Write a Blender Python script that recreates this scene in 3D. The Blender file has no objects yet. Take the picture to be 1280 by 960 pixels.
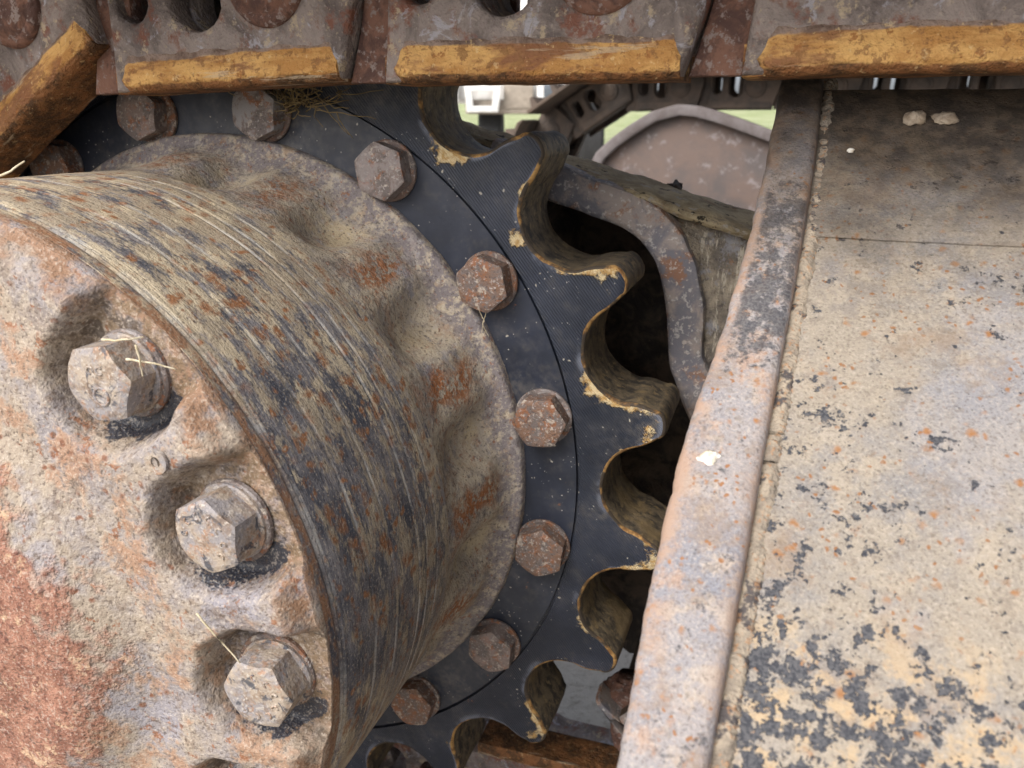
import bpy, bmesh, math, random
from mathutils import Vector, Matrix, noise as mn
random.seed(7)
PI = math.pi
scene = bpy.context.scene
COL = scene.collection

# ------------------------------------------------------------------ camera
CP = Vector((0.4237, -0.5226, 0.2627)); YAW, PITCH, ROLL, FPX = 0.3358, -0.3230, 0.0013, 995.33
CR = Matrix.Rotation(YAW, 3, 'Z') @ Matrix.Rotation(PITCH, 3, 'X') @ Matrix.Rotation(ROLL, 3, 'Y')   # right, forward, up
cam = bpy.data.cameras.new('camera'); camo = bpy.data.objects.new('camera', cam); COL.objects.link(camo)
cam.sensor_width = 36; cam.lens = FPX * 36 / 1280; cam.clip_start = 0.01; cam.clip_end = 500
camo.matrix_world = Matrix.Translation(CP) @ (CR @ Matrix(((1, 0, 0), (0, 0, -1), (0, 1, 0)))).to_4x4()
cam.dof.use_dof = True; cam.dof.focus_distance = 0.46; cam.dof.aperture_fstop = 14.0
scene.camera = camo
# ------------------------------------------------------------------ sky, sun, exposure
SUN = Vector((-0.30, -0.66, 0.70)).normalized()       # towards the sun
w = bpy.data.worlds.new('World'); scene.world = w; w.use_nodes = True
nt = w.node_tree; bg = nt.nodes['Background']; sk = nt.nodes.new('ShaderNodeTexSky'); sk.sky_type = 'NISHITA'; sk.sun_disc = False
sk.sun_elevation = math.asin(SUN.z); sk.sun_rotation = math.atan2(SUN.x, SUN.y)
sk.air_density = 0.5; sk.dust_density = 4.0; sk.ozone_density = 1.0
hs = nt.nodes.new('ShaderNodeHueSaturation'); hs.inputs['Saturation'].default_value = .45     # overcast: the sky is nearly white
nt.links.new(sk.outputs[0], hs.inputs['Color']); nt.links.new(hs.outputs[0], bg.inputs[0]); bg.inputs[1].default_value = 0.15
sl = bpy.data.lights.new('sun', 'SUN'); so = bpy.data.objects.new('sun', sl); COL.objects.link(so)
sl.energy = 0.9; sl.angle = math.radians(50); sl.color = (1, .955, .89)
so.rotation_euler = SUN.to_track_quat('Z', 'Y').to_euler(); so.location = (-2, -5, 6)
vs = scene.view_settings; vs.view_transform = 'Standard'; vs.look = 'None'; vs.gamma = 1; vs.exposure = 1.0; vs.use_curve_mapping = False
scene.render.engine = 'CYCLES'; scene.cycles.max_bounces = 3; scene.cycles.diffuse_bounces = 2; scene.cycles.glossy_bounces = 2; scene.cycles.caustics_reflective = False; scene.cycles.caustics_refractive = False

# ------------------------------------------------------------------ helpers
def ray(px, py):
    return CR @ Vector(((px - 640) / FPX, 1, -(py - 480) / FPX))
def at(px, py, y):                      # pixel -> point on the plane Y = y
    d = ray(px, py); return CP + d * ((y - CP.y) / d.y)
def ss(a, b, x):
    t = max(0., min(1., (x - a) / (b - a))); return t * t * (3 - 2 * t)
def fbm(v, s, o=4): return mn.fractal(Vector(v) * s, 1.0, 2.0, o, noise_basis='PERLIN_ORIGINAL')

def tag(o, label=None, cat=None, group=None, kind=None):
    if label: o['label'] = label
    if cat: o['category'] = cat
    if group: o['group'] = group
    if kind: o['kind'] = kind
    return o
def link(o, parent=None):
    COL.objects.link(o)
    if parent: o.parent = parent
    return o
def empty(name, loc=(0, 0, 0)):
    o = bpy.data.objects.new(name, None); o.location = loc; o.empty_display_size = .05; return link(o)
def mesh_obj(name, verts, faces, mats, parent=None, smooth=True, mi=None, loc=None, sharp=None):
    me = bpy.data.meshes.new(name); me.from_pydata([tuple(v) for v in verts], [], faces)
    for m in (mats if isinstance(mats, (list, tuple)) else [mats]): me.materials.append(m)
    if mi: me.polygons.foreach_set('material_index', mi)
    me.polygons.foreach_set('use_smooth', [smooth] * len(me.polygons))
    bm = bmesh.new(); bm.from_mesh(me); bmesh.ops.recalc_face_normals(bm, faces=bm.faces); bm.to_mesh(me); bm.free()
    if sharp: me.set_sharp_from_angle(angle=math.radians(sharp))
    o = bpy.data.objects.new(name, me)
    if loc is not None: o.location = loc
    return link(o, parent)
def fattr(me, name, vals):
    a = me.attributes.new(name, 'FLOAT', 'POINT'); a.data.foreach_set('value', vals)
def grid_faces(n, m, wrap=False):        # n columns (wrapping or not) of m points
    f = []
    for i in range(n if wrap else n - 1):
        a = i * m; b = ((i + 1) % n) * m
        for j in range(m - 1): f.append((a + j, a + j + 1, b + j + 1, b + j))
    return f
def tube(pts, rad, seg=6):
    V = []; n = len(pts)
    for i, p in enumerate(pts):
        p = Vector(p); d = (Vector(pts[min(i + 1, n - 1)]) - Vector(pts[max(i - 1, 0)])).normalized()
        a = d.orthogonal().normalized(); b = d.cross(a); r = rad[i] if isinstance(rad, (list, tuple)) else rad
        for k in range(seg): t = 2 * PI * k / seg; V.append(p + (a * math.cos(t) + b * math.sin(t)) * r)
    F = []
    for i in range(n - 1):
        for k in range(seg): F.append((i * seg + k, i * seg + (k + 1) % seg, (i + 1) * seg + (k + 1) % seg, (i + 1) * seg + k))
    F.append(tuple(range(seg))[::-1]); F.append(tuple((n - 1) * seg + k for k in range(seg)))
    return V, F
def extrude2d(loops, y0, y1, bevel=.0015, res=1):
    """outline plus holes in XZ, extruded along Y, with bevelled rims -> mesh"""
    cu = bpy.data.curves.new('t', 'CURVE'); cu.dimensions = '2D'; cu.fill_mode = 'BOTH'
    for lp in loops:
        s = cu.splines.new('POLY'); s.points.add(len(lp) - 1)
        for p, (x, z) in zip(s.points, lp): p.co = (x, z, 0, 1)
        s.use_cyclic_u = True
    cu.extrude = max(1e-5, (y1 - y0) / 2 - bevel); cu.bevel_depth = bevel; cu.bevel_resolution = res; cu.offset = -bevel
    o = bpy.data.objects.new('t', cu); COL.objects.link(o)
    dg = bpy.context.evaluated_depsgraph_get(); me = bpy.data.meshes.new_from_object(o.evaluated_get(dg))
    bpy.data.objects.remove(o); bpy.data.curves.remove(cu)
    me.transform(Matrix(((1, 0, 0, 0), (0, 0, -1, (y0 + y1) / 2), (0, 1, 0, 0), (0, 0, 0, 1))))
    bm = bmesh.new(); bm.from_mesh(me); bmesh.ops.remove_doubles(bm, verts=bm.verts, dist=1e-5)
    bmesh.ops.recalc_face_normals(bm, faces=bm.faces); bm.to_mesh(me); bm.free()
    me.polygons.foreach_set('use_smooth', [True] * len(me.polygons)); me.set_sharp_from_angle(angle=math.radians(35))
    return me
def from_mesh(name, me, mat, parent=None):
    me.name = name; me.materials.clear(); me.materials.append(mat)
    o = bpy.data.objects.new(name, me); return link(o, parent)
def circle(cx, cz, r, n=24, sx=1, sz=1, a0=0): return [(cx + r * sx * math.cos(a0 + 2 * PI * k / n), cz + r * sz * math.sin(a0 + 2 * PI * k / n)) for k in range(n)]
def bevel_box(name, lo, hi, mat, parent=None, bev=.003, wob=0, cuts=0):
    bm = bmesh.new(); bmesh.ops.create_cube(bm, size=1)
    for v in bm.verts: v.co = Vector([lo[i] + (v.co[i] + .5) * (hi[i] - lo[i]) for i in range(3)])
    if bev: bmesh.ops.bevel(bm, geom=bm.edges[:], offset=bev, segments=2, affect='EDGES', profile=.6)
    if cuts: bmesh.ops.subdivide_edges(bm, edges=bm.edges[:], cuts=cuts, use_grid_fill=True)
    if wob:
        for v in bm.verts: v.co += Vector((fbm(v.co, 30), fbm(v.co + Vector((3, 1, 0)), 30), fbm(v.co + Vector((0, 5, 2)), 30))) * wob
    me = bpy.data.meshes.new(name); bm.to_mesh(me); bm.free(); me.materials.append(mat)
    me.polygons.foreach_set('use_smooth', [True] * len(me.polygons)); me.set_sharp_from_angle(angle=math.radians(40))
    return link(bpy.data.objects.new(name, me), parent)

# ------------------------------------------------------------------ materials
class Mat:
    def __init__(s, name, coord='Object', rand=True):
        s.m = bpy.data.materials.new(name); s.m.use_nodes = True; s.t = s.m.node_tree; s.N = s.t.nodes; s.b = s.N['Principled BSDF']
        tc = s.N.new('ShaderNodeTexCoord'); s.tc = tc; v = tc.outputs[coord]
        if rand:
            oi = s.N.new('ShaderNodeObjectInfo'); a = s.N.new('ShaderNodeVectorMath'); a.operation = 'MULTIPLY_ADD'
            s.t.links.new(oi.outputs['Random'], a.inputs[0]); a.inputs[1].default_value = (7.3, 3.1, 5.7); s.t.links.new(v, a.inputs[2]); v = a.outputs[0]
        s.v = v; s.h = None
    def put(s, sock, val):
        if isinstance(val, bpy.types.NodeSocket): s.t.links.new(val, sock)
        elif isinstance(val, tuple) and sock.type == 'RGBA': sock.default_value = (*val, 1) if len(val) == 3 else val
        else: sock.default_value = val
    def scale(s, sc, v=None):
        n = s.N.new('ShaderNodeVectorMath'); n.operation = 'MULTIPLY'; s.put(n.inputs[0], v or s.v); n.inputs[1].default_value = sc; return n.outputs[0]
    def noise(s, scale, detail=5, rough=.6, dist=0., v=None):
        n = s.N.new('ShaderNodeTexNoise'); n.inputs['Scale'].default_value = scale; n.inputs['Detail'].default_value = min(detail, max(1.5, math.log2(1300 / scale)))
        n.inputs['Roughness'].default_value = rough; n.inputs['Distortion'].default_value = dist; s.put(n.inputs['Vector'], v or s.v); return n.outputs['Fac']
    def warp(s, scale, amt, v=None):
        n = s.N.new('ShaderNodeTexNoise'); n.inputs['Scale'].default_value = scale; n.inputs['Detail'].default_value = 4; s.put(n.inputs['Vector'], v or s.v)
        a = s.N.new('ShaderNodeVectorMath'); a.operation = 'MULTIPLY_ADD'; s.t.links.new(n.outputs['Color'], a.inputs[0]); a.inputs[1].default_value = (amt,) * 3; s.put(a.inputs[2], v or s.v); return a.outputs[0]
    def cells(s, scale, v=None, out='Distance', rnd=1.):
        n = s.N.new('ShaderNodeTexVoronoi'); n.inputs['Scale'].default_value = scale; n.inputs['Randomness'].default_value = rnd; s.put(n.inputs['Vector'], v or s.v); return n.outputs[out]
    def rng(s, x, a, b, lo=0., hi=1., smooth=True):
        n = s.N.new('ShaderNodeMapRange'); n.interpolation_type = 'SMOOTHSTEP' if smooth else 'LINEAR'
        s.put(n.inputs[0], x); n.inputs[1].default_value = a; n.inputs[2].default_value = b; n.inputs[3].default_value = lo; n.inputs[4].default_value = hi; return n.outputs[0]
    def op(s, o, a, b=0.):
        n = s.N.new('ShaderNodeMath'); n.operation = o; s.put(n.inputs[0], a); s.put(n.inputs[1], b); return n.outputs[0]
    def mul(s, a, b): return s.op('MULTIPLY', a, b)
    def add(s, a, b): return s.op('ADD', a, b)
    def mx(s, a, b): return s.op('MAXIMUM', a, b)
    def attr(s, name):
        n = s.N.new('ShaderNodeAttribute'); n.attribute_name = name; return n.outputs['Fac']
    def xyz(s, v=None):
        n = s.N.new('ShaderNodeSeparateXYZ'); s.put(n.inputs[0], v or s.tc.outputs['Object']); return n.outputs
    def mix(s, f, a, b):
        n = s.N.new('ShaderNodeMix'); n.data_type = 'RGBA'; s.put(n.inputs[0], f); s.put(n.inputs[6], a); s.put(n.inputs[7], b); return n.outputs[2]
    def done(s, col, rough=.7, metal=0., h=None, dist=.001, strength=1., spec=.4):
        s.put(s.b.inputs['Base Color'], col); s.put(s.b.inputs['Roughness'], rough); s.put(s.b.inputs['Metallic'], metal); s.b.inputs['Specular IOR Level'].default_value = spec
        if h is not None:
            n = s.N.new('ShaderNodeBump'); n.inputs['Distance'].default_value = dist; n.inputs['Strength'].default_value = strength; s.put(n.inputs['Height'], h); s.t.links.new(n.outputs[0], s.b.inputs['Normal'])
        return s.m

RUST = (.30, .125, .045); RUSTD = (.17, .075, .04); RUSTR = (.31, .135, .085); TAN = (.46, .37, .255); DUST = (.60, .54, .44)
STEEL = (.34, .34, .40); LAV = (.46, .44, .50); NAVY = (.035, .045, .068); OCH = (.48, .27, .075); MUD = (.20, .145, .085)

def m_face():
    s = Mat('cover_metal', rand=False); n1 = s.noise(20, 6, .68); n2 = s.noise(60, 6, .72); n3 = s.noise(13, 5, .65)
    fine = s.noise(480, 3, .7); med = s.noise(170, 4, .7); po = s.attr('pocket')
    c = s.mix(s.rng(n1, .40, .58), (.275, .25, .25), (.36, .295, .225)); c = s.mix(s.mul(s.rng(n2, .5, .62), .6), c, (.43, .36, .275))
    c = s.mix(s.mul(s.rng(n3, .52, .60), .65), c, (.29, .28, .315))
    c = s.mix(s.mul(s.rng(s.noise(30, 7, .75), .52, .60), .85), c, (.33, .19, .115))
    c = s.mix(s.mul(s.rng(s.noise(95, 5, .72), .58, .66), .9), c, (.26, .105, .045))
    sp = s.cells(130, s.warp(120, .008)); sel = s.noise(36, 3)
    c = s.mix(s.mul(s.rng(sp, .14, .32, 1, 0), s.rng(sel, .5, .6)), c, (.20, .085, .045))
    c = s.mix(s.mul(s.rng(med, .54, .66), .6), c, (.21, .155, .115)); c = s.mix(s.mul(s.rng(s.noise(38, 6, .75), .56, .64), .55), c, (.17, .135, .12))
    e = s.attr('rim'); c = s.mix(s.mul(e, s.rng(n2, .38, .58)), c, (.27, .155, .09))
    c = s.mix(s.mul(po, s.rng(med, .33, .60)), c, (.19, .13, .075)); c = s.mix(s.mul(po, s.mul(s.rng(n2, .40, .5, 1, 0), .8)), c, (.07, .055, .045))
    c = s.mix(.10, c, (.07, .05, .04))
    core = s.attr('core'); red = s.rng(s.add(core, s.mul(s.add(s.add(s.mul(n2, .55), s.mul(s.noise(24, 5, .7), .75)), -.65), 1.6)), .44, .66)
    rc = s.mix(s.rng(s.noise(75, 6, .75), .38, .62), (.20, .085, .055), (.33, .165, .11)); rc = s.mix(s.rng(s.noise(48, 6, .78), .56, .66), rc, (.47, .315, .20))
    rc = s.mix(s.mul(s.rng(med, .56, .66), .9), rc, (.13, .05, .035)); rc = s.mix(s.mul(s.rng(s.noise(26, 4, .7), .58, .66), .6), rc, (.42, .33, .27))
    c = s.mix(red, c, rc)
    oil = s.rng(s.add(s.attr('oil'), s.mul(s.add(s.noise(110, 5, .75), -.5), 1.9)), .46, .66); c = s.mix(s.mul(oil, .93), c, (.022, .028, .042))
    c = s.mix(s.mul(s.rng(fine, .52, .72), .4), c, (.55, .48, .40)); c = s.mix(s.mul(s.rng(fine, .32, .43, 1, 0), .65), c, (.085, .06, .045))
    h = s.add(s.mul(n2, .9), s.add(s.mul(med, .7), s.mul(fine, .35))); h = s.add(h, s.mul(red, s.mul(med, .8)))
    return s.done(c, s.mix(oil, (.68,) * 3, (.35,) * 3), 0, h, .0014)
def m_drum():
    s = Mat('drum_paint', 'UV', rand=False); a = s.scale((1, 3.2, 1)); b = s.scale((1, 9, 1)); V = s.attr('vpos')
    big = s.noise(9, 5, .65, 0, s.scale((1, 1.8, 1))); n = s.noise(30, 6, .72, 0, s.scale((1, 2.2, 1))); fine = s.noise(520, 3, .7)
    rear = s.rng(V, .105, .145); tz = s.attr('upz')
    c = s.mix(s.rng(s.noise(20, 5, .70, 0, s.scale((1, 2.0, 1))), .38, .62), (.068, .072, .088), (.22, .205, .205))
    t1 = s.add(s.add(s.mul(n, .65), s.mul(big, .4)), s.add(s.mul(rear, .045), s.mul(tz, .045))); c = s.mix(s.mul(s.rng(t1, .515, .59), .88), c, (.38, .31, .215))
    t2 = s.add(s.add(s.mul(s.noise(42, 6, .76, 0, s.scale((1, 2.4, 1))), .6), s.mul(s.noise(8, 3), .45)), s.add(s.mul(rear, .02), s.mul(tz, .04))); c = s.mix(s.mul(s.rng(t2, .545, .605), .9), c, (.54, .45, .31))
    c = s.mix(s.mul(rear, s.mul(s.rng(s.noise(120, 4, .75), .45, .6), .6)), c, (.27, .245, .23))
    c = s.mix(s.mul(s.rng(s.noise(8, 5, .7, 0, s.scale((1, 30, 1))), .66, .70), .7), c, (.55, .52, .46))
    low = s.attr('low'); c = s.mix(s.mul(low, s.rng(s.noise(18, 6, .7, 0, b), .42, .58)), c, (.34, .285, .21))
    sp = s.cells(62, s.warp(60, .016)); c = s.mix(s.mul(s.rng(sp, .16, .40, 1, 0), s.mul(s.rng(s.noise(17, 4, .65), .44, .54), s.rng(s.noise(150, 4, .7), .34, .52))), c, (.28, .13, .06))
    sp2 = s.cells(105, s.warp(110, .011)); c = s.mix(s.mul(s.rng(sp2, .14, .34, 1, 0), s.rng(s.noise(30, 4, .6), .44, .55)), c, (.29, .135, .06))
    c = s.mix(s.mul(s.rng(s.noise(75, 5, .76, 0, s.scale((1, 1.6, 1))), .57, .64), .8), c, (.24, .12, .062))
    band = s.rng(V, .004, .013, 1, 0); c = s.mix(s.mul(band, s.rng(s.noise(44, 6, .74, 0, s.scale((1, 1.6, 1))), .42, .55)), c, (.29, .155, .085))
    ln = s.mul(s.attr('mark'), s.rng(s.noise(22, 4, .7, 0, s.scale((1, .2, 1))), .42, .60)); c = s.mix(ln, c, (.50, .48, .44))
    c = s.mix(s.mul(s.rng(fine, .56, .68), .6), c, (.45, .39, .31)); c = s.mix(s.mul(s.rng(fine, .32, .42, 1, 0), .6), c, (.05, .04, .04))
    h = s.add(s.mul(s.noise(40, 4, .6, 0, s.scale((.4, 8, 1))), .4), s.add(s.mul(n, .9), s.mul(fine, .35)))
    return s.done(c, .6, 0, h, .0013, spec=.4)
def m_cast():
    s = Mat('cast_iron', rand=False); n1 = s.noise(28, 7, .7, .5); fine = s.noise(420, 5, .75); n2 = s.noise(110, 6, .75)
    c = s.mix(s.rng(n1, .38, .6), (.32, .28, .23), (.47, .40, .30)); c = s.mix(s.mul(s.rng(n2, .5, .66), .8), c, (.20, .175, .165))
    c = s.mix(s.mul(s.rng(s.noise(45, 6, .7), .55, .66), .8), c, (.21, .205, .23))
    c = s.mix(s.mul(s.rng(s.noise(70, 5, .75), .5, .62), .6), c, (.29, .18, .115)); c = s.mix(s.mul(s.rng(s.noise(33, 5, .7), .55, .64), .55), c, (.27, .265, .29)); c = s.mix(s.mul(s.rng(s.noise(24, 6, .72), .56, .66), .6), c, (.15, .12, .10))
    po = s.attr('pocket'); c = s.mix(s.mul(po, s.rng(s.noise(40, 5, .6), .42, .62)), c, (.47, .385, .255))
    c = s.mix(s.mul(s.attr('ring'), s.rng(s.noise(120, 5, .75), .40, .56)), c, (.20, .175, .175))
    c = s.mix(s.mul(s.attr('flat'), s.rng(s.noise(170, 6, .75), .42, .52)), c, (.31, .125, .05))
    c = s.mix(s.mul(s.rng(s.noise(150, 5, .75), .6, .68), .8), c, (.26, .11, .055)); c = s.mix(s.mul(s.rng(fine, .58, .7), .7), c, (.45, .40, .33)); c = s.mix(s.mul(s.rng(fine, .32, .42, 1, 0), .7), c, (.09, .07, .06))
    return s.done(c, .85, 0, s.add(s.mul(fine, .3), s.add(s.mul(n2, .9), s.mul(n1, .8))), .0018, spec=.3)
def m_sprocket():
    s = Mat('black_paint', rand=False); e = s.attr('edge'); z = s.attr('zone')
    c = s.mix(s.rng(s.noise(18, 4), .35, .65), (.012, .016, .027), (.023, .029, .047))
    c = s.mix(s.mul(s.rng(s.noise(60, 6, .7), .5, .75), .35), c, (.10, .09, .075))
    sp = s.cells(260, s.warp(200, .003)); c = s.mix(s.mul(s.rng(sp, .09, .16, 1, 0), s.rng(s.noise(35, 3), .5, .6)), c, (.42, .40, .36))
    sp2 = s.cells(90, s.warp(90, .01)); c = s.mix(s.mul(s.rng(sp2, .05, .09, 1, 0), .8), c, (.5, .46, .38))
    mud = s.rng(s.add(s.add(s.mul(e, .62), s.mul(s.attr('patch'), .42)), s.mul(s.add(s.noise(60, 6, .7), -.5), 1.25)), .80, .93)
    dust = s.mul(s.rng(s.noise(9, 6, .7), .46, .66), s.rng(s.noise(140, 4, .7), .36, .64)); c = s.mix(s.mul(dust, .5), c, (.15, .135, .115))
    steel = s.mul(s.rng(e, .80, .97), s.rng(s.noise(24, 4), .48, .6)); c = s.mix(s.mul(steel, .7), c, (.17, .185, .23))
    rs = s.rng(s.noise(40, 6, .75), .66, .70); c = s.mix(s.mul(rs, .85), c, (.20, .085, .04))
    mc = s.mix(s.rng(s.noise(160, 5, .7), .4, .6), (.38, .235, .085), (.55, .44, .26)); c = s.mix(mud, c, mc)
    sc_ = s.rng(s.noise(26, 6, .7, 0, s.scale((1, 1, 9))), .68, .72); c = s.mix(s.mul(sc_, .4), c, (.3, .27, .22))
    r = s.rng(s.noise(40, 4), .3, .7, .36, .55); r = s.mix(mud, r, (.9,) * 3)
    wv = s.N.new('ShaderNodeTexWave'); wv.bands_direction = 'X'; wv.inputs['Scale'].default_value = 170; wv.inputs['Distortion'].default_value = .6; wv.inputs['Detail'].default_value = 1
    rot = s.N.new('ShaderNodeVectorRotate'); rot.rotation_type = 'Y_AXIS'; rot.inputs['Angle'].default_value = math.radians(38); s.t.links.new(s.v, rot.inputs[0]); s.t.links.new(rot.outputs[0], wv.inputs['Vector'])
    h = s.add(s.mul(s.mul(wv.outputs['Fac'], z), .35), s.add(s.mul(mud, 1.2), s.mul(s.noise(300, 3), .12)))
    return s.done(c, r, 0, h, .0009, spec=.5)
def m_wall():
    s = Mat('tooth_flank', rand=False); st = s.scale((1, .25, 1)); n = s.noise(90, 6, .7, 0, s.scale((1, 1.3, 1)))
    c = s.mix(s.rng(n, .36, .62), (.045, .040, .034), (.16, .125, .08)); c = s.mix(s.mul(s.rng(s.noise(160, 5, .7), .56, .66), .8), c, (.26, .19, .10))
    c = s.mix(s.mul(s.rng(s.noise(20, 4, .6), .52, .62), .55), c, (.22, .155, .075))
    return s.done(c, .62, 0, s.add(s.mul(n, .7), s.mul(s.noise(350, 4), .3)), .0016, spec=.22)
def m_edge():
    s = Mat('worn_edge', rand=False); n = s.noise(130, 6, .7)
    c = s.mix(s.rng(n, .38, .6), (.17, .085, .03), (.40, .235, .08)); c = s.mix(s.rng(s.noise(40, 4), .44, .54), c, (.055, .042, .03))
    return s.done(c, .8, 0, n, .001)
def m_bolt():
    s = Mat('rusty_bolt'); n = s.noise(75, 7, .7, .4); fine = s.noise(500, 4, .7)
    c = s.mix(s.rng(n, .4, .58), (.16, .135, .125), (.21, .125, .085)); c = s.mix(s.mul(s.rng(s.noise(110, 6, .75), .52, .62), .9), c, (.27, .115, .055))
    c = s.mix(s.mul(s.rng(s.noise(170, 5, .7), .56, .66), .8), c, (.46, .40, .33)); c = s.mix(s.mul(s.rng(fine, .58, .7), .6), c, (.5, .47, .44)); c = s.mix(s.mul(s.rng(fine, .3, .4, 1, 0), .7), c, (.07, .055, .05))
    oi = s.N.new('ShaderNodeObjectInfo'); c = s.mix(s.mul(s.rng(oi.outputs['Random'], .55, .95), s.rng(n, .42, .56)), c, (.28, .265, .26))
    return s.done(c, .7, .15, s.add(n, s.mul(fine, .5)), .0016)
def m_facebolt():
    s = Mat('dusty_bolt'); n = s.noise(60, 7, .7, .4); fine = s.noise(420, 4, .7)
    c = s.mix(s.rng(n, .4, .6), (.27, .25, .25), (.37, .305, .24)); c = s.mix(s.mul(s.rng(s.noise(90, 6, .75), .54, .64), .8), c, (.35, .20, .12))
    c = s.mix(s.mul(s.rng(s.noise(70, 5, .7, .6), .57, .64), .9), c, (.06, .065, .08)); c = s.mix(s.mul(s.rng(s.noise(130, 5, .75), .5, .62), .6), c, (.22, .15, .10)); c = s.mix(s.mul(s.rng(fine, .57, .68), .6), c, (.52, .47, .41)); c = s.mix(s.mul(s.rng(fine, .3, .4, 1, 0), .6), c, (.12, .10, .09))
    return s.done(c, .62, .15, s.add(n, s.mul(fine, .5)), .0014)
def m_rail():
    s = Mat('worn_yellow_rail'); v = s.scale((.35, 1, 1)); n = s.noise(70, 7, .7, .3, v)
    c = s.mix(s.rng(n, .36, .6), (.41, .205, .062), (.60, .355, .125)); c = s.mix(s.mul(s.rng(s.noise(26, 7, .72, .4, v), .52, .61), .85), c, (.20, .085, .045))
    c = s.mix(s.mul(s.rng(s.noise(120, 5, .7), .6, .68), .9), c, (.30, .125, .04)); z = s.attr('low'); c = s.mix(s.rng(s.add(z, s.mul(s.add(s.noise(90, 5, .7, 0, v), -.5), .9)), .5, .68), c, s.mix(s.rng(s.noise(48, 5, .7), .42, .6), (.085, .045, .022), (.26, .115, .045)))
    c = s.mix(s.mul(s.rng(s.noise(150, 4, .75), .54, .62), .75), c, (.235, .115, .045)); c = s.mix(s.mul(s.rng(s.noise(30, 6, .75, 0, s.scale((.25, 1, 3))), .58, .64), .6), c, (.50, .40, .27))
    upm = s.rng(s.add(s.mul(z, -1), s.mul(s.add(s.noise(40, 6, .7, 0, v), -.5), 1.6)), .42, .62); c = s.mix(upm, c, s.mix(s.rng(s.noise(60, 5, .7), .4, .6), (.15, .10, .075), (.27, .20, .16)))
    c = s.mix(s.mul(s.rng(s.noise(210, 4, .7), .62, .7), .5), c, (.66, .48, .24))
    return s.done(c, .72, 0, s.add(s.add(n, s.noise(150, 4, .75)), s.mul(s.noise(380, 4, .7), .5)), .0026, spec=.25)
def m_web():
    s = Mat('link_steel'); n = s.noise(30, 7, .7, .5); f = s.noise(300, 5, .7)
    c = s.mix(s.rng(n, .38, .6), (.13, .105, .095), (.27, .225, .20)); c = s.mix(s.mul(s.rng(s.noise(42, 6, .7), .52, .64), .9), c, (.19, .075, .045))
    c = s.mix(s.mul(s.rng(s.noise(55, 6, .75, .6), .56, .65), .8), c, (.37, .36, .385)); c = s.mix(s.mul(s.rng(s.noise(80, 6, .75), .56, .66), .85), c, (.42, .34, .23)); c = s.mix(s.mul(s.rng(f, .6, .7), .5), c, (.36, .3, .25))
    return s.done(c, .75, .1, s.add(n, s.mul(f, .35)), .005)
def m_pin():
    s = Mat('rusty_pin'); n = s.noise(60, 7, .72, .4)
    c = s.mix(s.rng(n, .38, .6), (.085, .045, .036), (.185, .095, .065)); c = s.mix(s.rng(s.noise(150, 5, .7), .54, .64), c, (.24, .19, .17))
    return s.done(c, .85, 0, s.add(n, s.mul(s.noise(300, 4), .4)), .003)
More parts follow.
